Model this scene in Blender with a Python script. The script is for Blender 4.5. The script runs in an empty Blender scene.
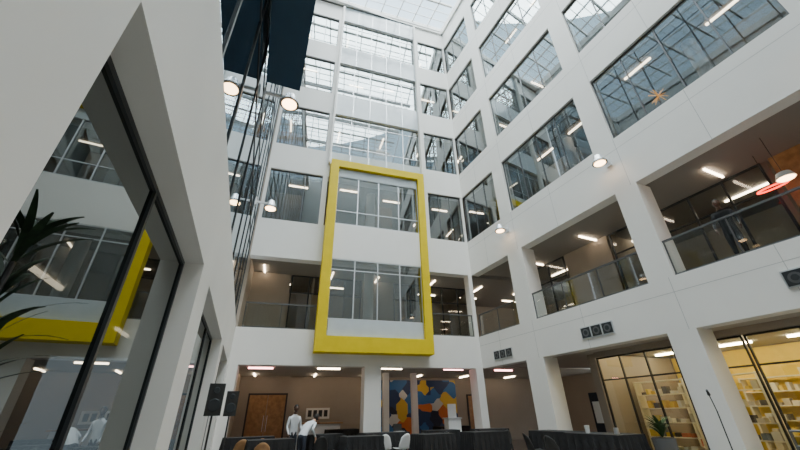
import bpy, bmesh, math, random
from mathutils import Vector, Matrix
random.seed(7)
D=bpy.data
# ------------------------------------------------------------ materials
def mat(name,col,rough=.5,metal=0,emit=None,es=0,noise=0,spec=.5,nscale=3):
    m=D.materials.new(name); m.use_nodes=True; nt=m.node_tree; b=nt.nodes['Principled BSDF']
    b.inputs['Base Color'].default_value=(*col,1); b.inputs['Roughness'].default_value=rough
    b.inputs['Metallic'].default_value=metal; b.inputs['Specular IOR Level'].default_value=spec
    if emit: b.inputs['Emission Color'].default_value=(*emit,1); b.inputs['Emission Strength'].default_value=es
    if noise:
        t=nt.nodes.new('ShaderNodeTexNoise'); t.inputs['Scale'].default_value=nscale; t.inputs['Detail'].default_value=4
        g=nt.nodes.new('ShaderNodeNewGeometry'); nt.links.new(g.outputs['Position'],t.inputs['Vector'])
        r=nt.nodes.new('ShaderNodeValToRGB')
        r.color_ramp.elements[0].position=.3; r.color_ramp.elements[1].position=.7
        r.color_ramp.elements[0].color=(*[c*(1-noise) for c in col],1); r.color_ramp.elements[1].color=(*[min(1,c*(1+noise)) for c in col],1)
        nt.links.new(t.outputs['Fac'],r.inputs['Fac']); nt.links.new(r.outputs['Color'],b.inputs['Base Color'])
    return m
def glassmat(name,tint,refl,gcol=(1,1,1),rough=.01,span=.55):
    m=D.materials.new(name); m.use_nodes=True; nt=m.node_tree; nt.nodes.clear()
    o=nt.nodes.new('ShaderNodeOutputMaterial'); mx=nt.nodes.new('ShaderNodeMixShader')
    t=nt.nodes.new('ShaderNodeBsdfTransparent'); t.inputs[0].default_value=(*tint,1)
    g=nt.nodes.new('ShaderNodeBsdfGlossy'); g.inputs['Color'].default_value=(*gcol,1); g.inputs['Roughness'].default_value=rough
    lw=nt.nodes.new('ShaderNodeLayerWeight'); lw.inputs[0].default_value=.35
    mr=nt.nodes.new('ShaderNodeMapRange'); mr.inputs['To Min'].default_value=refl; mr.inputs['To Max'].default_value=min(1,refl+span)
    nt.links.new(lw.outputs['Facing'],mr.inputs['Value'])
    nt.links.new(mr.outputs[0],mx.inputs[0]); nt.links.new(t.outputs[0],mx.inputs[1]); nt.links.new(g.outputs[0],mx.inputs[2])
    nt.links.new(mx.outputs[0],o.inputs[0]); return m
WHITE=mat('painted_white_panel',(.81,.79,.755),.55,noise=.03,nscale=.6)
JOINT=mat('panel_joint',(.45,.45,.44),.8)
YEL=mat('yellow_metal',(.74,.55,.0),.5,noise=.04,spec=.25)
ALU=mat('dark_aluminium',(.04,.045,.05),.4,metal=.5)
MID=mat('grey_aluminium',(.13,.135,.14),.4,metal=.5)
SIL=mat('silver_aluminium',(.6,.62,.64),.35,metal=.7)
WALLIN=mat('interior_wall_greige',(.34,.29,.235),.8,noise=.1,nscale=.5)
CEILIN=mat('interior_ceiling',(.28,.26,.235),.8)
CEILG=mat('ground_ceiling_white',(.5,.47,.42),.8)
FLOORG=mat('polished_concrete',(.19,.18,.165),.3,noise=.2)
WOOD=mat('oak_wood',(.34,.18,.075),.45,noise=.25,nscale=6)
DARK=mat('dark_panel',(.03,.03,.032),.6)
BLUE=mat('navy_blue_metal',(.014,.055,.105),.5,noise=.05)
BLACKC=mat('black_cloth',(.012,.012,.013),.9,noise=.3)
BLACKP=mat('black_plastic',(.02,.02,.02),.4)
WPL=mat('white_plastic',(.8,.8,.8),.35)
STRIP=mat('light_tube',(1,1,1),.5,emit=(1,.80,.58),es=16)
PINK=mat('pink_light_tube',(1,1,1),.5,emit=(1,.42,.42),es=12)
STRIPG=mat('warm_store_light',(1,1,1),.5,emit=(1,.78,.44),es=50)
LAMPE=mat('warm_lamp_lens',(1,1,1),.5,emit=(1,.62,.30),es=13)
RED=mat('red_neon',(.8,.05,.02),.4,emit=(1,.05,.02),es=5)
LIP=mat('lips',(.35,.1,.08),.5)
ORG=mat('orange_enamel_glow',(.8,.4,.05),.4,emit=(1,.42,.05),es=1.4)  # starburst decor is no lamp; a faint glow is added to its orange
FROST=mat('frosted_spandrel_glass',(.52,.57,.60),.12,noise=.04)
GLASS=glassmat('window_glass',(.44,.465,.465),.15,gcol=(.82,.90,.92),span=.5)
GLASSD=glassmat('dark_tinted_glass',(.05,.055,.055),.20,gcol=(.68,.71,.70),span=.5)
GLASSU=glassmat('tinted_curtain_glass',(.12,.14,.15),.34,gcol=(.88,.95,1))
RGLASS=glassmat('railing_glass',(.80,.86,.85),.04,span=.25)
SKYG=glassmat('skylight_glass',(.90,.95,.97),.02,span=.3)
GREEN=mat('leaf_green',(.010,.024,.010),.6,noise=.4,nscale=20,spec=.2)
GREEN2=mat('leaf_green_light',(.04,.09,.03),.5,noise=.4,nscale=20)
POT=mat('planter_grey',(.12,.12,.12),.6)
SHELFW=mat('store_shelf_white',(.8,.74,.56),.5)
STOREL=mat('store_wall_yellow',(.82,.60,.08),.6,noise=.08)
SKIN=mat('skin',(.50,.28,.18),.55); SKIND=mat('skin_dark',(.10,.05,.03),.55)
SHIRTW=mat('white_shirt',(.62,.64,.67),.8); NAVY=mat('navy_trousers',(.02,.025,.04),.8)
BLK=mat('black_clothes',(.015,.015,.017),.8); HAIR=mat('dark_hair',(.015,.01,.008),.7); SHOE=mat('shoe',(.02,.015,.012),.5)
# ------------------------------------------------------------ mesh builder
class Fr:
    def __init__(s,o,d,n): s.o=Vector((*o,0)); s.d=Vector((*d,0)); s.n=Vector((*n,0))
    def p(s,a,b,z): return s.o+s.d*a+s.n*b+Vector((0,0,z))
W=Fr((0,0),(1,0),(0,1))
R=Fr((10.6,0),(0,1),(1,0))
B=Fr((-.07,15.5),(.99212,-.1253),(.1253,.99212))
L=Fr((-.78,0),(.0454,.99897),(-.99897,.0454))
class M:
    def __init__(s,name): s.name=name; s.v=[]; s.f=[]; s.mi=[]; s.m=[]
    def mid(s,m):
        if m not in s.m: s.m.append(m)
        return s.m.index(m)
    def box(s,F,s0,s1,n0,n1,z0,z1,m):
        k=len(s.v)
        for z in (z0,z1):
            for a,b in ((s0,n0),(s1,n0),(s1,n1),(s0,n1)): s.v.append(F.p(a,b,z))
        i=s.mid(m)
        for q in ((0,1,2,3),(4,5,6,7),(0,1,5,4),(1,2,6,5),(2,3,7,6),(3,0,4,7)):
            s.f.append([k+t for t in q]); s.mi.append(i)
        return s
    def prism(s,pts,z0,z1,m):
        k=len(s.v); n=len(pts); i=s.mid(m)
        for z in (z0,z1):
            for p in pts: s.v.append(Vector((p[0],p[1],z)))
        s.f.append([k+t for t in range(n)]); s.f.append([k+n+t for t in range(n)]); s.mi+=[i,i]
        for t in range(n):
            u=(t+1)%n; s.f.append([k+t,k+u,k+n+u,k+n+t]); s.mi.append(i)
        return s
    def quad(s,F,s0,s1,n,z0,z1,m):
        k=len(s.v)
        for a,z in ((s0,z0),(s1,z0),(s1,z1),(s0,z1)): s.v.append(F.p(a,n,z))
        s.f.append([k,k+1,k+2,k+3]); s.mi.append(s.mid(m)); return s
    def cyl(s,p0,p1,r0,r1,m,seg=16,cap=True):
        p0=Vector(p0);p1=Vector(p1); ax=(p1-p0).normalized()
        t=ax.orthogonal().normalized(); u=ax.cross(t); k=len(s.v); i=s.mid(m)
        for p,r in ((p0,r0),(p1,r1)):
            for j in range(seg):
                a=2*math.pi*j/seg; s.v.append(p+(t*math.cos(a)+u*math.sin(a))*r)
        for j in range(seg):
            l=(j+1)%seg; s.f.append([k+j,k+l,k+seg+l,k+seg+j]); s.mi.append(i)
        if cap:
            s.f.append([k+j for j in range(seg)]); s.f.append([k+seg+j for j in range(seg)]); s.mi+=[i,i]
        return s
    def build(s,smooth=False,parent=None,recalc=True):
        me=D.meshes.new(s.name); me.from_pydata([tuple(v) for v in s.v],[],s.f)
        for m in s.m: me.materials.append(m)
        for p,i in zip(me.polygons,s.mi): p.material_index=i; p.use_smooth=smooth
        if recalc:
            bm=bmesh.new(); bm.from_mesh(me); bmesh.ops.recalc_face_normals(bm,faces=bm.faces); bm.to_mesh(me); bm.free()
        o=D.objects.new(s.name,me); bpy.context.collection.objects.link(o)
        if parent: o.parent=parent
        return o
TOP=27.8
BANDS=[(3.2,4.6),(7.7,9.6),(12.5,14.15),(17.05,18.7),(21.6,23.25),(26.15,TOP)]
GAPS=[(0,3.2),(4.6,7.7),(9.6,12.5),(14.15,17.05),(18.7,21.6),(23.25,26.15)]
FL=[(3.3,4.5),(7.8,8.9),(12.6,13.45),(17.15,18.0),(21.7,22.55),(26.25,27.7)]
wn=[0]
def window(F,s0,s1,z0,z1,n,cols,trans=(),g=None,fm=None,w=.035,dp=.06):
    wn[0]+=1; m=M('window_%d'%wn[0]); g=g or GLASS; fm=fm or MID
    m.quad(F,s0,s1,n,z0,z1,g)
    for a in (s0,s1-w): m.box(F,a,a+w,n-dp/2,n+dp/2,z0,z1,fm)
    for i in range(1,cols):
        a=s0+(s1-s0)*i/cols; m.box(F,a-w/2,a+w/2,n-dp/2,n+dp/2,z0+w,z1-w,fm)
    for z in (z0,z1-w): m.box(F,s0+w,s1-w,n-dp/2,n+dp/2,z,z+w,fm)
    for z in trans: m.box(F,s0+w,s1-w,n-dp*.35,n+dp*.35,z-w/2,z+w/2,fm)
    return m.build()
def railing(F,s0,s1,z,n):
    m=M('glass_railing'); m.quad(F,s0,s1,n,z,z+1.0,RGLASS)
    m.box(F,s0,s1,n-.03,n+.03,z+1.0,z+1.05,MID); m.box(F,s0,s1,n-.03,n+.03,z,z+.06,MID)
    k=max(2,int((s1-s0)/1.4))
    for i in range(k+1):
        a=s0+.02+(s1-s0-.04)*i/k; m.box(F,a-.012,a+.012,n-.02,n+.02,z+.06,z+1.0,MID)
    m.build()
# ------------------------------------------------------------ right wing
YB=14.16
m=M('wall_right')
for z0,z1 in BANDS: m.box(R,-8,YB,0,.45,z0,z1,WHITE)
for gi,(z0,z1) in enumerate(GAPS):
    if gi<2: piers=[(-8,-7.2),(-5.5,-4.8),(-.2,.5),(5.14,5.86),(10.4,11.3)]
    else: piers=[(-8,-7.2),(-5.5,-4.7),(-.15,.6),(5.3,6.1),(10.6,11.35)]
    for a,b in piers: m.box(R,a,b,0,.7 if gi<2 else .45,z0,z1,WHITE)
for z0,z1 in BANDS:
    for y in (-.15,3.0,5.3,8.3,10.6,12.7):
        m.box(R,y-.006,y+.006,-.002,0.01,z0,z1,JOINT)
    m.box(R,-8,YB,-.002,.01,z1-.42,z1-.408,JOINT)
m.build()
for gi in range(2,6):
    z0,z1=GAPS[gi]
    for a,b,c in ((-4.7,-.15,4),(.6,5.3,4),(6.1,10.6,4),(11.35,YB-.02,3)):
        window(R,a,b,z0,z1,.12,c)
for a,b in ((.5,5.14),(5.86,10.4),(11.3,YB-.1),(-4.8,-.2)): railing(R,a,b,4.6,.1)
# back wing
m=M('wall_back')
SE=10.76
for z0,z1 in BANDS: m.box(B,0,SE,0,.45,z0,z1,WHITE)
m.box(B,5.25,5.95,0,.7,0,3.2,WHITE); m.box(B,SE-.35,SE,0,.7,0,3.2,WHITE); m.box(B,0,.35,0,.7,0,3.2,WHITE)
m.box(B,SE-.2,SE,0,.5,4.6,7.7,WHITE)
for z0,z1 in GAPS[2:]:
    m.box(B,SE-.12,SE,0,.4,z0,z1,WHITE); m.box(B,0,.15,0,.4,z0,z1,WHITE)
for gi in (2,3,4,5):
    z0,z1=GAPS[gi]; m.box(B,8.3,8.6,0,.4,z0,z1,WHITE); m.box(B,2.75,3.0,0,.4,z0,z1,WHITE)
m.build()
for gi in range(2,6):
    z0,z1=GAPS[gi]
    window(B,.15,2.75,z0,z1,.12,3); window(B,8.6,SE-.12,z0,z1,.12,3)
    if gi>2: window(B,3.0,8.3,z0,z1,.10,5,trans=(z0+.6,z1-.5),fm=SIL)
for a,b in ((.2,3.05),(8.2,SE-.2)): railing(B,a,b,4.6,.1)
m=M('facade_fin')
for a in (3.0,8.3): m.box(B,a-.06,a+.06,-.28,-.002,13.3,TOP-.3,WHITE)
m.build()
m=M('spandrel_glass_bay')
for z0,z1 in BANDS[2:]:
    z0=max(z0,13.3); m.box(B,3.07,8.23,-.05,-.003,z0,z1,FROST)
    for i in range(6):
        q=3.07+5.16*i/5; m.box(B,max(3.07,q-.02),min(8.23,q+.02),-.07,-.05,z0,z1,SIL)
m.build()
# yellow bay window
m=M('yellow_bay_frame')
s0,s1,z0,z1=3.07,8.16,3.66,13.25
m.box(B,s0,s0+.42,-.62,0,z0,z1,YEL); m.box(B,s1-.36,s1,-.62,0,z0,z1,YEL)
m.box(B,s0+.42,s1-.36,-.62,0,z0,z0+.62,YEL); m.box(B,s0+.42,s1-.36,-.62,0,z1-.42,z1,YEL)
a,b=s0+.42,s1-.36
m.box(B,a,b,-.42,0,7.75,9.55,WHITE)
for za,zb in ((4.28,7.75),(9.55,12.83)):
    m.quad(B,a,b,-.38,za,zb,GLASS)
    for i in range(0,5):
        q=a+(b-a)*i/4; m.box(B,max(a,q-.025),min(b,q+.025),-.42,-.35,za,zb,SIL)
    for zz in (za,za+.72,zb-.55,zb-.05): m.box(B,a+.03,b-.03,-.41,-.36,zz,zz+.04,SIL)
m.box(B,a+.05,b-.05,-.44,-.39,4.3,5.0,FROST); m.box(B,a+.05,b-.05,-.44,-.39,12.3,12.8,FROST)
m.build()
# slabs / interiors
XO=17.6
def yb(x,n=0): return 15.5-.1263*(x+.07)+n*1.008
for i,(z0,z1) in enumerate(FL):
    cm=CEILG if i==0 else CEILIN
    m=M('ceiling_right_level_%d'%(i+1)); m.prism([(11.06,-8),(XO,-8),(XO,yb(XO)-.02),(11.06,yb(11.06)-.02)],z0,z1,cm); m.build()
    m=M('ceiling_back_level_%d'%(i+1)); m.box(B,0.02,19,.46,7,z0,z1,cm); m.build()
    m=M('ceiling_left_level_%d'%(i+1)); m.box(L,-8,15.4,.52,5.2,z0,z1,cm); m.build()
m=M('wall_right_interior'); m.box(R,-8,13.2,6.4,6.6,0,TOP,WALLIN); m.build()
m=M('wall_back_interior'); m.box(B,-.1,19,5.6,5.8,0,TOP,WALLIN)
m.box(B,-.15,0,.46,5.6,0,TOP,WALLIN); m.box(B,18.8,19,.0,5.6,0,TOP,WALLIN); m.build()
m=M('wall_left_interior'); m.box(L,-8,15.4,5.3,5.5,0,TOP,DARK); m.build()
m=M('wall_rear'); m.box(W,-8,XO,-8.3,-8.02,0,TOP+1,WHITE); m.build()
m=M('floor'); m.box(W,-9,22,-8.3,24,-.2,0,FLOORG); m.build()
m=M('roof_slab'); m.prism([(10.65,-8),(19,-8),(19,23),(-8,23),(-8,15.6),(10.65,14.25)],TOP,TOP+.3,WHITE)
m.box(W,-8,-.78,-8,15.5,TOP,TOP+.3,WHITE); m.build()
m=M('wall_partitions')
for gi in range(1,6):
    z0=FL[gi-1][1]; z1=FL[gi][0]
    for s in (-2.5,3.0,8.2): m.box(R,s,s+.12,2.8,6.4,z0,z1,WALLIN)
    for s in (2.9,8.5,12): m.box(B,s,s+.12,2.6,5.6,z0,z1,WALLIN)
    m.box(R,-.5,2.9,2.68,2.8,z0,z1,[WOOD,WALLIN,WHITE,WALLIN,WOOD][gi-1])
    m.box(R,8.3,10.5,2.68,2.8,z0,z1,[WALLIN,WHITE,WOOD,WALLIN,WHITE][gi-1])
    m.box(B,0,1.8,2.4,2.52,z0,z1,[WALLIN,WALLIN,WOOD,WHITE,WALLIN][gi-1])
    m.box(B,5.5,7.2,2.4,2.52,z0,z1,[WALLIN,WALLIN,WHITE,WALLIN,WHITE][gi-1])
m.build()
z0,z1=4.5,7.8
window(R,3.1,8.2,z0,z1,2.72,5,trans=(6.9,),g=RGLASS,fm=ALU,w=.06)
window(R,10.6,13.6,z0,z1,2.72,3,trans=(6.9,),g=RGLASS,fm=ALU,w=.06)
window(B,1.85,5.45,z0,z1,2.46,4,trans=(6.9,),g=RGLASS,fm=ALU,w=.06)
window(B,7.25,12,z0,z1,2.46,5,trans=(6.9,),g=RGLASS,fm=ALU,w=.06)
m=M('interior_columns')
for gi in range(1,6):
    z0=FL[gi-1][1]; z1=FL[gi][0]
    for s in (5.6,): m.cyl(B.p(s,1.3,z0),B.p(s,1.3,z1),.25,.25,WHITE)
    if gi>1:
        for s in (2.8,8.1): m.cyl(R.p(s,1.9,z0),R.p(s,1.9,z1),.2,.2,WHITE)
m.build()
for gi in range(2,6):
    z=FL[gi-1][1]+.003
    for F,ss in ((R,(1,2.9,6.6,8.6)),(B,(.5,3.4,6.6,9))):
        m=M('office_desks')
        for s in ss:
            m.box(F,s,s+1.3,.9,1.5,z+.72,z+.75,WOOD)
            for q in (.05,1.2): m.box(F,s+q,s+q+.05,.95,1.45,z,z+.72,ALU)
            m.box(F,s+.4,s+.9,1.15,1.18,z+.85,z+1.2,BLACKP); m.box(F,s+.6,s+.7,1.18,1.2,z+.75,z+.9,BLACKP)
        m.build()
def strip(m,F,s,n,z,l,along=True,w=.055,e=None):
    e=e or STRIP
    if along: m.box(F,s,s+l,n-w/2,n+w/2,z-.07,z-.01,e)
    else: m.box(F,s-w/2,s+w/2,n,n+l,z-.07,z-.01,e)
for gi in range(0,6):
    zc=FL[gi][0]
    m=M('ceiling_strip_lights')
    for s in (-4,-1,1.2,3.7,6.6,8.9,11.8):
        if gi>0: strip(m,R,s+random.uniform(-.3,.3),1.2+random.uniform(0,.7),zc,1.0,gi%2==0)
        if gi>0 or s>9.8: strip(m,R,s+random.uniform(-.4,.6),4.2,zc,1.3,gi%2==1)
    for s in (.7,3.6,6.2,9.2,12,15):
        strip(m,B,s+random.uniform(-.2,.4),1.1+random.uniform(0,.8),zc,1.0,gi%2==0,e=PINK if gi==0 and s in(.7,9.2,12) else None)
        strip(m,B,s,3.9,zc,1.1,gi%2==1)
    m.build()
m=M('ceiling_lights_lounge')
for gi in (0,1,2):
    for s in (2.5,6,10,13): strip(m,L,s,2.2,FL[gi][0],1.0)
m.build()
# ------------------------------------------------------------ left wing
m=M('wall_left')
m.box(L,-8,15.55,0,.5,3.2,4.7,WHITE)
for a,b in ((-8,1.4),(5.0,5.9),(10.4,11.2),(14.7,15.5)): m.box(L,a,b,0,.5,0,3.2,WHITE)
m.box(L,-8,15.5,0,.5,26.2,TOP,WHITE)
m.build()
for a,b,c in ((1.4,5.0,2),(5.9,10.4,3),(11.2,14.7,3)):
    window(L,a,b,0,3.2,.25,c,g=GLASSD,fm=ALU,w=.05,dp=.05)
wn[0]+=1; m=M('window_%d'%wn[0]); m.quad(L,-8,15.45,.05,4.7,26.2,GLASSU)
s=-7.5
while s<15.4:
    m.box(L,s-.03,s+.03,.03,.12,4.7,26.2,ALU); s+=1.5
for z in (4.7,7.7,8.9,12.5,13.6,17.1,18.1,21.7,22.7,26.1): m.box(L,-8,15.45,.035,.12,z,z+.06,ALU)
m.build()
m=M('navy_canopy_box'); m.box(L,-7.5,6.7,-.83,-.02,8.7,13,BLUE); m.build()
# ------------------------------------------------------------ skylight
m=M('skylight_roof')
m.prism([(-.78,-8),(10.6,-8),(10.6,14.2),(-.05,15.5)],TOP+.62,TOP+.64,SKYG)
for i in range(13):
    y=-i*1.9-.1
    deep=.40 if i%2==0 else .15
    if 15.5+y<-6.8: break
    m.box(B,-.7,SE,y-.06,y+.06,TOP+.6-deep,TOP+.6,WHITE)
for i in range(45):
    y=-i*.633-.1
    if 15.5+y<-6.8: break
    m.box(B,-.7,SE,y-.018,y+.018,TOP+.54,TOP+.6,WHITE)
for i in range(10):
    x=-.6+i*1.24; m.box(W,x-.03,x+.03,-8,yb(x)-.05,TOP+.46,TOP+.6,WHITE)
m.box(B,-.7,SE,-.12,0,TOP,TOP+.62,WHITE); m.box(R,-8,YB,-.12,0,TOP,TOP+.62,WHITE); m.box(L,-8,15.5,-.1,0,TOP,TOP+.62,WHITE)
m.build()
# ------------------------------------------------------------ wall lamps
def wall_lamp(F,s,z,out):
    m=M('wall_lamp')
    m.box(F,s-.1,s+.1,-.05,-.0,z-.02,z+.3,WPL)
    m.box(F,s-.03,s+.03,-out,-.05,z+.12,z+.18,WPL)
    c=F.p(s,-out,0)
    m.cyl(c+Vector((0,0,z+.02)),c+Vector((0,0,z+.26)),.19,.12,SIL,24)
    m.cyl(c+Vector((0,0,z-.04)),c+Vector((0,0,z+.02)),.24,.22,MID,24)
    m.cyl(c+Vector((0,0,z-.055)),c+Vector((0,0,z-.042)),.18,.18,LAMPE,24)
    m.build()
wall_lamp(R,5.7,8.75,.5); wall_lamp(R,11.0,8.75,.45); wall_lamp(R,.2,8.75,.5)
wall_lamp(L,6.95,8.45,.64); wall_lamp(L,11.9,8.15,.55)
def vent(F,s,z,k=3):
    m=M('wall_vent_grille'); m.box(F,s-.2*k,s+.2*k,-.03,0,z-.19,z+.19,SIL)
    for i in range(k):
        c=s+(i-(k-1)/2)*.4; m.box(F,c-.17,c+.17,-.04,-.03,z-.16,z+.16,ALU)
        m.cyl(F.p(c,-.045,z),F.p(c,-.04,z),.12,.12,MID,16); m.cyl(F.p(c,-.05,z),F.p(c,-.045,z),.07,.07,ALU,16)
    m.build()
vent(R,7.9,3.68); vent(R,12.6,3.62); vent(R,2.95,3.80,1)
# ------------------------------------------------------------ ground floor back
def door(F,s,n,w,h,m1,num):
    m=M('door_%d'%num); m.box(F,s,s+.08,n-.06,n,0,h,DARK); m.box(F,s+w-.08,s+w,n-.06,n,0,h,DARK); m.box(F,s+.08,s+w-.08,n-.06,n,h-.08,h,DARK)
    m.box(F,s+.08,s+w/2-.01,n-.05,n,0,h-.08,m1); m.box(F,s+w/2+.01,s+w-.08,n-.05,n,0,h-.08,m1)
    for q in (-.09,.07): m.box(F,s+w/2+q,s+w/2+q+.02,n-.1,n-.05,.8,1.5,SIL)
    m.build()
door(B,.5,5.58,1.9,2.5,WOOD,1); door(B,12.6,5.58,1.2,2.4,WOOD,2)
mm=D.materials.new('mural_paint'); mm.use_nodes=True; nt=mm.node_tree; b=nt.nodes['Principled BSDF']
tc=nt.nodes.new('ShaderNodeNewGeometry'); vo=nt.nodes.new('ShaderNodeTexVoronoi'); vo.inputs['Scale'].default_value=1.5; vo.distance='MANHATTAN'
ra=nt.nodes.new('ShaderNodeValToRGB'); ra.color_ramp.interpolation='CONSTANT'
cols=[(.015,.04,.12),(.60,.15,.03),(.03,.14,.36),(.65,.43,.05),(.6,.6,.58),(.01,.015,.04)]
ra.color_ramp.elements[0].color=(*cols[0],1); ra.color_ramp.elements[1].position=.27; ra.color_ramp.elements[1].color=(*cols[1],1)
for i,ps in zip(range(2,6),(.42,.60,.72,.82)):
    e=ra.color_ramp.elements.new(ps); e.color=(*cols[i],1)
sp=nt.nodes.new('ShaderNodeSeparateColor')
nt.links.new(tc.outputs['Position'],vo.inputs['Vector']); nt.links.new(vo.outputs['Color'],sp.inputs[0]); nt.links.new(sp.outputs[0],ra.inputs[0]); nt.links.new(ra.outputs[0],b.inputs['Base Color'])
m=M('wall_mural'); m.box(B,7.0,11.9,5.5,5.59,.2,3.15,mm); m.build()
m=M('wall_sign'); m.box(B,3.4,4.6,5.55,5.59,1.3,1.8,WHITE)
for i in range(4): m.box(B,3.5+i*.27,3.68+i*.27,5.53,5.55,1.4,1.7,DARK)
m.build()
m=M('reception_counter'); m.box(B,2.9,4.9,3.6,4.3,0,1.1,WPL); m.box(B,2.8,5.0,3.5,4.4,1.1,1.16,WOOD); m.build()
for a in (6.9,8.4): 
    m=M('lobby_column'); m.box(B,a,a+.28,3.2,3.48,0,3.3,WHITE); m.build()
# ------------------------------------------------------------ storefront right
def store(s0,s1,cols):
    window(R,s0,s1,0.0,3.1,1.7,cols,trans=(2.35,),g=RGLASS,fm=ALU,w=.045)
store(5.0,9.5,5); store(-3,4.96,7)
m=M('wall_storefront'); m.box(R,-3,9.5,1.6,1.8,3.11,3.29,WALLIN); m.box(R,9.5,9.8,1.6,6.1,0,3.25,WALLIN); m.build()
m=M('store_back_wall'); m.box(R,-3,9.5,6.2,6.35,0,3.25,STOREL); m.build()
pal=[mat('goods_%d'%i,c,.6) for i,c in enumerate([(.75,.7,.55),(.75,.7,.6),(.2,.22,.25),(.75,.5,.06),(.5,.45,.35),(.08,.07,.06),(.7,.7,.68),(.5,.15,.08),(.8,.6,.1)])]
for s in (-2.4,.3,3,5.6,7.6):
    for n in (3.0,5.7):
        m=M('stocked_shelf_unit'); w=1.7
        m.box(R,s,s+.05,n,n+.4,0,2.3,SHELFW); m.box(R,s+w-.05,s+w,n,n+.4,0,2.3,SHELFW)
        for k in range(6):
            z=.15+k*.42; m.box(R,s+.05,s+w-.05,n,n+.36,z,z+.03,SHELFW)
            x=s+.1
            while x<s+w-.2 and k<5:
                q=random.uniform(.06,.2); m.box(R,x,x+q,n+.05,n+.28,z+.03,z+.03+random.uniform(.08,.25),random.choice(pal)); x+=q+random.uniform(.02,.16)
        m.build()
m=M('store_track_lights')
for s in (-2,0,2,4,6,8):
    for n in (2.4,4.6): strip(m,R,s,n,3.3,1.1,w=.07,e=STRIPG)
m.build()
# ------------------------------------------------------------ tables and chairs
def cloth_table(x,y,w,d,rot=0,h=.88):
    m=M('draped_table'); c,s_=math.cos(rot),math.sin(rot)
    per=[];N=22
    for (ax,ay,bx,by) in ((-1,-1,1,-1),(1,-1,1,1),(1,1,-1,1),(-1,1,-1,-1)):
        for i in range(N):
            t=i/N; per.append((ax+(bx-ax)*t,ay+(by-ay)*t))
    rows=[]; i0=m.mid(BLACKC)
    for r in range(7):
        z=h-(h-.01)*r/6; k=len(m.v)
        for j,(px,py) in enumerate(per):
            off=(.012+.035*r/6)*math.sin(j*1.9)*min(1,r/2)+.05*r/6
            lx=px*(w/2+off);ly=py*(d/2+off)
            m.v.append(Vector((x+lx*c-ly*s_,y+lx*s_+ly*c,z)))
        rows.append(k)
    n=len(per)
    m.f.append([rows[0]+j for j in range(n)]); m.mi.append(i0)
    for r in range(6):
        for j in range(n):
            l=(j+1)%n; m.f.append([rows[r]+j,rows[r]+l,rows[r+1]+l,rows[r+1]+j]); m.mi.append(i0)
    return m.build()
TB=[(.95,13.7,1.5,.7,0),(3.3,13.6,1.2,.7,.1),(5.3,13.1,1.6,.8,0),(7.6,13.2,1.3,.7,-.1),(9.4,12.6,1.2,.8,-.1),(9.5,9.4,1.6,.8,1.5),(9.1,7.5,1.8,.9,1.5),(7.9,10.9,1.3,.8,0),(6.0,10.9,1.1,.8,.1),(3.9,11.4,1.1,.8,0),(1.4,11.8,1.2,.7,0),
(10.3,16.8,1.6,.8,0),(5.2,18,1.4,.8,0)]
for t in TB: cloth_table(*t)
def shell_chair(x,y,rot,mt,lm=None):
    m=M('shell_chair'); lm=lm or WOOD; i0=m.mid(mt); c,s_=math.cos(rot),math.sin(rot)
    def T(px,py,pz): return Vector((x+px*c-py*s_,y+px*s_+py*c,pz))
    nu,nv=10,12; k=len(m.v)
    for v in range(nv+1):
        t=v/nv
        for u in range(nu+1):
            q=(u/nu-.5)*2
            if t<.5: yy=-.22+.44*t/.5; zz=.44-.03*math.sin(t*math.pi*2)*1+.05*q*q*(.4+t)
            else:
                tt=(t-.5)/.5; yy=.22+.10*tt-.10*q*q; zz=.45+.42*tt*(1-.25*q*q)
            wd=.23*(1-.25*max(0,t-.7)/.3)
            m.v.append(T(q*wd,yy,zz))
    for v in range(nv):
        for u in range(nu):
            a=k+v*(nu+1)+u; m.f.append([a,a+1,a+nu+2,a+nu+1]); m.mi.append(i0)
    for px,py in ((-1,-1),(1,-1),(1,1),(-1,1)): m.cyl(T(px*.12,py*.12,.44),T(px*.2,py*.2,0),.014,.011,lm,8)
    for q in (-1,1): m.cyl(T(-.15,q*.15,.28),T(.15,q*.15,.28),.006,.006,ALU,6)
    o=m.build(smooth=True); sm=o.modifiers.new('thick','SOLIDIFY'); sm.thickness=.012
for x,y,r,mt in ((4.95,12.3,3.0,WPL),(5.6,12.25,3.3,WPL),(1.3,12.9,3.0,WOOD),(.7,12.95,3.3,WOOD),(8.35,12.3,3.2,BLACKP),(3.0,12.75,3.1,BLACKP),(7.2,12.3,3,BLACKP),
    (3.7,12.75,3.1,BLACKP),(8.4,9.2,1.2,BLACKP),(8.0,8.0,1.6,BLACKP),(9.3,11.7,3,BLACKP),(6.3,12.2,2.8,BLACKP),(1.1,10.9,3.1,WOOD)):
    shell_chair(x,y,r,mt)
m=M('laptop'); m.box(W,5.7,6.02,12.95,13.2,.88,.90,SIL); m.box(W,5.7,6.02,13.2,13.22,.90,1.12,BLACKP); m.build()
m=M('table_centerpiece'); m.cyl((9.0,7.8,.88),(9.0,7.8,1.06),.05,.07,WPL,16); m.cyl((9.2,7.1,.88),(9.2,7.1,1.01),.06,.06,SIL,16); m.build()
def speaker(x,y,k=1):
    m=M('loudspeaker_on_stand')
    for a in range(3):
        t=a*2.094+1; m.cyl((x,y,.35),(x+.2*math.cos(t),y+.2*math.sin(t),.015),.014,.014,BLACKP,8)
    m.cyl((x,y,.3),(x,y,1.45),.018,.018,BLACKP,10)
    m.prism([(x-.14*k,y-.14),(x+.14*k,y-.14),(x+.1*k,y+.13),(x-.1*k,y+.13)],1.45,2.0,BLACKP)
    m.cyl((x,y-.15,1.63),(x,y-.14,1.63),.10,.11,ALU,20); m.cyl((x,y-.15,1.88),(x,y-.14,1.88),.05,.06,ALU,16)
    m.build()
speaker(-.14,8.3); speaker(.2,10.6)
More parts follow.
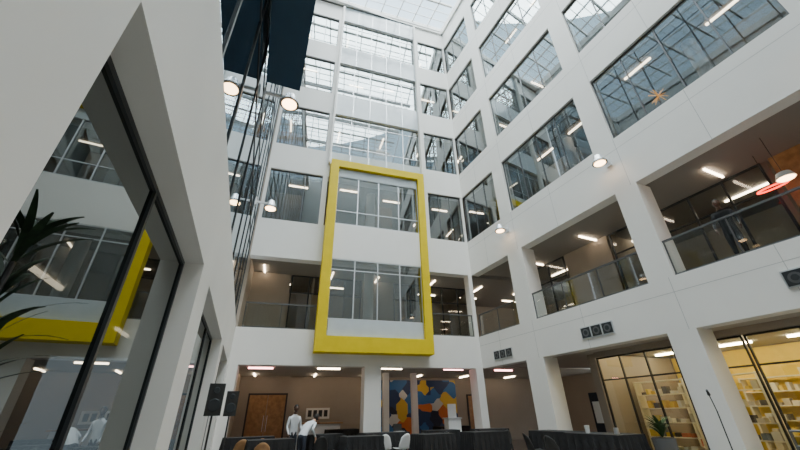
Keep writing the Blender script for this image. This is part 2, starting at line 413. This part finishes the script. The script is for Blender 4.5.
m=M('microphone_stand'); x,y=9.6,4.9
m.cyl((x,y,0),(x,y,.03),.15,.14,BLACKP,20); m.cyl((x,y,.03),(x,y,1.35),.012,.012,BLACKP,8); m.cyl((x,y,1.35),(x-.25,y-.1,1.65),.01,.01,BLACKP,8); m.cyl((x-.25,y-.1,1.65),(x-.33,y-.13,1.74),.03,.02,BLACKP,12); m.build()
m=M('projection_cart'); m.box(B,9.3,9.9,1.0,1.5,0,1.2,WPL); m.box(B,9.25,9.95,.95,1.55,1.2,1.25,SIL); m.box(B,9.4,9.8,1.2,1.25,1.25,1.8,WPL); m.build()
m=M('banner_stand'); m.box(R,9.85,10.5,2.0,2.04,.05,2.0,NAVY); m.box(R,10.0,10.4,1.98,2.0,1.0,1.7,WPL); m.box(R,9.85,10.5,1.9,2.15,0,.05,ALU); m.build()
m=M('steel_handrail')
for i in range(4):
    y=3.9-i*.9; m.cyl((9.7,y,0),(9.7,y,1.0),.022,.022,MID,10)
for z in (.5,.75,1.0): m.cyl((9.7,3.9,z),(9.7,1.2,z),.02,.02,MID,10)
m.build()
# ------------------------------------------------------------ plants
def plant(x,y,pr,ph,n,ll,name='potted_dracaena',base=None,xmin=-99,wl=.035,G=None):
    m=M(name); m.cyl((x,y,0),(x,y,ph),pr*.8,pr,POT,24); m.cyl((x,y,ph),(x,y,ph+.01),pr*.9,pr*.9,DARK,24)
    m.cyl((x,y,ph),(x,y,ph+(base or .1)),.014,.010,DARK,8)
    i0=m.mid(G or GREEN2)
    for j in range(n):
        a=random.uniform(0,6.283); z0=ph+random.uniform(.0,(base or .1)); l=ll*random.uniform(.6,1); el=random.uniform(.7,1.45)
        px,pz=0,z0; k=len(m.v); S=8
        for t in range(S+1):
            f=t/S; wd=wl*math.sin(math.pi*min(.97,f*.85+.12))+.002
            cx=x+math.cos(a)*px; cy=y+math.sin(a)*px
            for q in (-1,1): m.v.append(Vector((max(xmin+.01*f,cx+q*math.sin(a)*wd),cy-q*math.cos(a)*wd,pz)))
            px+=math.cos(el)*l/S; pz+=math.sin(el)*l/S; el-=.12
        for t in range(S): q=k+2*t; m.f.append([q,q+1,q+3,q+2]); m.mi.append(i0)
    return m.build()
plant(-.80,1.68,.11,.4,130,.36,base=1.65,xmin=-.92,wl=.012,G=GREEN)
plant(9.7,6.3,.25,.8,40,.55,base=.2)
# ------------------------------------------------------------ hanging decor
m=M('starburst_pendant'); c=R.p(3.85,.8,10.6)
m.cyl(c,c+Vector((0,0,1.95)),.008,.008,ALU,6)
for i in range(18):
    v=Vector((random.gauss(0,1),random.gauss(0,1),random.gauss(0,1))).normalized(); m.cyl(c,c+v*.3,.014,.010,ORG,6)
m.build()
m=M('red_ring_pendant')
c=R.p(3.0,2.1,6.7)
for j in range(20):
    a=j*math.tau/20; b2=(j+1)*math.tau/20
    m.cyl(c+Vector((0,.34*math.cos(a),.05*math.sin(a))),c+Vector((0,.34*math.cos(b2),.05*math.sin(b2))),.025,.025,RED,8)
m.cyl(c+Vector((0,0,.06)),c+Vector((0,0,1.1)),.006,.006,ALU,6)
m.build()
m=M('globe_pendant'); c=R.p(2.5,1.3,6.45); m.cyl(c,c+Vector((0,0,.16)),.2,.14,WPL,24); m.cyl(c-Vector((0,0,.02)),c,.16,.18,LAMPE,24); m.cyl(c+Vector((0,0,.16)),c+Vector((0,0,1.33)),.006,.006,ALU,6); m.build()
# ------------------------------------------------------------ people
def person(x,y,z,yaw,shirt,pants,skin,lean=0,name='person',armf=.1,sc=1):
    def up(p):
        px,py,pz=p; dz=pz-.95; return (px,py-dz*math.sin(lean),.95+dz*math.cos(lean))
    V=[];Rr=[];E=[]
    def add(p,r,par=None):
        V.append(p); Rr.append(r)
        if par is not None: E.append((par,len(V)-1))
        return len(V)-1
    pel=add((0,0,.95),(.155,.11)); sp=add(up((0,0,1.12)),(.14,.10),pel); ch=add(up((0,0,1.34)),(.17,.115),sp)
    nb=add(up((0,.0,1.47)),(.075,.07),ch); nk=add(up((0,-.01,1.56)),(.055,.055),nb); hb=add(up((0,-.02,1.62)),(.05,.05),nk)
    hands=[]
    for q in (-1,1):
        sh=add(up((q*.18,0,1.41)),(.062,.062),ch); ex,ey,ez=up((q*.25,.02-armf*.4,1.14)); el=add((ex,ey,ez),(.043,.043),sh)
        w0=(q*.24,ey-.05-armf,ez-.24+armf*.3); wr=add(w0,(.029,.026),el)
        pm=(w0[0],w0[1]-.02,w0[2]-.07); pa=add(pm,(.036,.018),wr); hands.append(pm)
        for j,(oy,ln) in enumerate(((-.03,.07),(-.01,.085),(.01,.08),(.028,.062))):
            f1=add((pm[0],pm[1]+oy,pm[2]-.05),(.009,.009),pa); add((pm[0]-q*.012,pm[1]+oy*1.1,pm[2]-.05-ln*.8),(.007,.007),f1)
        t1=add((pm[0]-q*.015,pm[1]-.045,pm[2]),(.010,.010),pa); add((pm[0]-q*.02,pm[1]-.06,pm[2]-.045),(.008,.008),t1)
        hp=add((q*.09,0,.88),(.095,.095),pel); kn=add((q*.10,-.015,.49),(.062,.062),hp); an=add((q*.105,.02,.09),(.042,.042),kn); add((q*.115,-.15,.04),(.042,.035),an)
    me=D.meshes.new('tmp'); me.from_pydata(V,E,[]); o=D.objects.new('tmp',me); bpy.context.collection.objects.link(o)
    sk=o.modifiers.new('s','SKIN'); sk.use_smooth_shade=True
    for i,r in enumerate(Rr): me.skin_vertices[0].data[i].radius=r; me.skin_vertices[0].data[i].use_root=(i==0)
    sb=o.modifiers.new('u','SUBSURF'); sb.levels=1; sb.render_levels=1
    dg=bpy.context.evaluated_depsgraph_get(); me2=D.meshes.new_from_object(o.evaluated_get(dg)); D.objects.remove(o)
    me2.materials.clear()
    for mt in (shirt,pants,skin,HAIR,SHOE,LIP): me2.materials.append(mt)
    bm=bmesh.new(); bm.from_mesh(me2)
    hc=Vector(up((0,-.03,1.68)))
    def cat(f):
        c=f.calc_center_median()
        for h in hands:
            if (c-Vector(h)).length<.15 and c.z<h[2]+.06: return 2
        if (c-Vector(up((0,-.01,1.58)))).length<.09: return 2
        if c.z<.09: return 4
        if c.z<.93 and abs(c.x)<.215: return 1
        return 0
    for f in bm.faces: f.material_index=cat(f); f.smooth=True
    def ell(c,r,mi,su=20,sv=14,cut=None):
        g=bmesh.ops.create_uvsphere(bm,u_segments=su,v_segments=sv,radius=1)
        for v in g['verts']:
            co=v.co.copy(); taper=1-.22*max(0,-co.z) if mi==2 and r[0]>.05 else 1
            v.co=Vector((c[0]+co.x*r[0]*taper,c[1]+co.y*r[1],c[2]+co.z*r[2]))
        fs={f for v in g['verts'] for f in v.link_faces}
        for f in fs: f.material_index=mi; f.smooth=True
        if cut:
            bmesh.ops.delete(bm,geom=[f for f in fs if cut(f.calc_center_median())],context='FACES')
    ell(hc,(.075,.095,.115),2)
    ell(hc+Vector((0,.012,.02)),(.083,.1,.112),3,cut=lambda c:(c.y<hc.y-.03 and c.z<hc.z+.06) or c.z<hc.z-.06)
    ell(hc+Vector((0,-.098,-.01)),(.012,.02,.022),2,8,6)
    for q in (-1,1):
        ell(hc+Vector((q*.03,-.085,.012)),(.011,.008,.007),3,8,6); ell(hc+Vector((q*.078,.005,0)),(.01,.02,.03),2,8,6)
    ell(hc+Vector((0,-.088,-.052)),(.024,.008,.006),5,8,6)
    bm.transform(Matrix.Translation((x,y,0))@Matrix.Rotation(yaw,4,'Z')@Matrix.Scale(sc,4))
    bm.to_mesh(me2); bm.free()
    o=D.objects.new(name,me2); bpy.context.collection.objects.link(o); me2.name=name
    o.location.z=z-min((v.co.z for v in me2.vertices))
    return o
person(2.35,14.1,0,.3,SHIRTW,NAVY,SKIND,lean=.12)
person(2.45,12.9,0,2.2,SHIRTW,NAVY,SKIN,lean=.95,armf=.12)
person(11.15,3.75,4.505,-1.3,BLK,BLK,SKIND,lean=.3,armf=.2)
# ------------------------------------------------------------ world, sun
w=D.worlds.new('World'); bpy.context.scene.world=w; w.use_nodes=True; nt=w.node_tree
bg=nt.nodes['Background']; bg.inputs[0].default_value=(.74,.88,1,1); bg.inputs[1].default_value=3.6
sun=D.lights.new('sun','SUN'); sun.energy=21; sun.angle=math.radians(75); sun.color=(1,.96,.91)
so=D.objects.new('sun',sun); bpy.context.collection.objects.link(so); so.rotation_euler=(math.radians(12),math.radians(-10),0)
# ------------------------------------------------------------ camera
th=math.radians(24.9); p=math.radians(28.48)
Fh=Vector((math.sin(th),math.cos(th),0)); Rh=Vector((math.cos(th),-math.sin(th),0)); U=Vector((0,0,1))
fw=Fh*math.cos(p)+U*math.sin(p); Dn=Fh*math.sin(p)-U*math.cos(p)
r=(Rh+Dn*.0217).normalized(); dn=(Dn-Rh*.0217).normalized()
cam=D.cameras.new('camera'); co=D.objects.new('camera',cam); bpy.context.collection.objects.link(co)
mt=Matrix((r,-dn,-fw)).transposed().to_4x4(); mt.translation=Vector((0,0,1.4)); co.matrix_world=mt
cam.sensor_width=36; cam.lens=15.75; cam.clip_start=.05; cam.clip_end=300
bpy.context.scene.camera=co
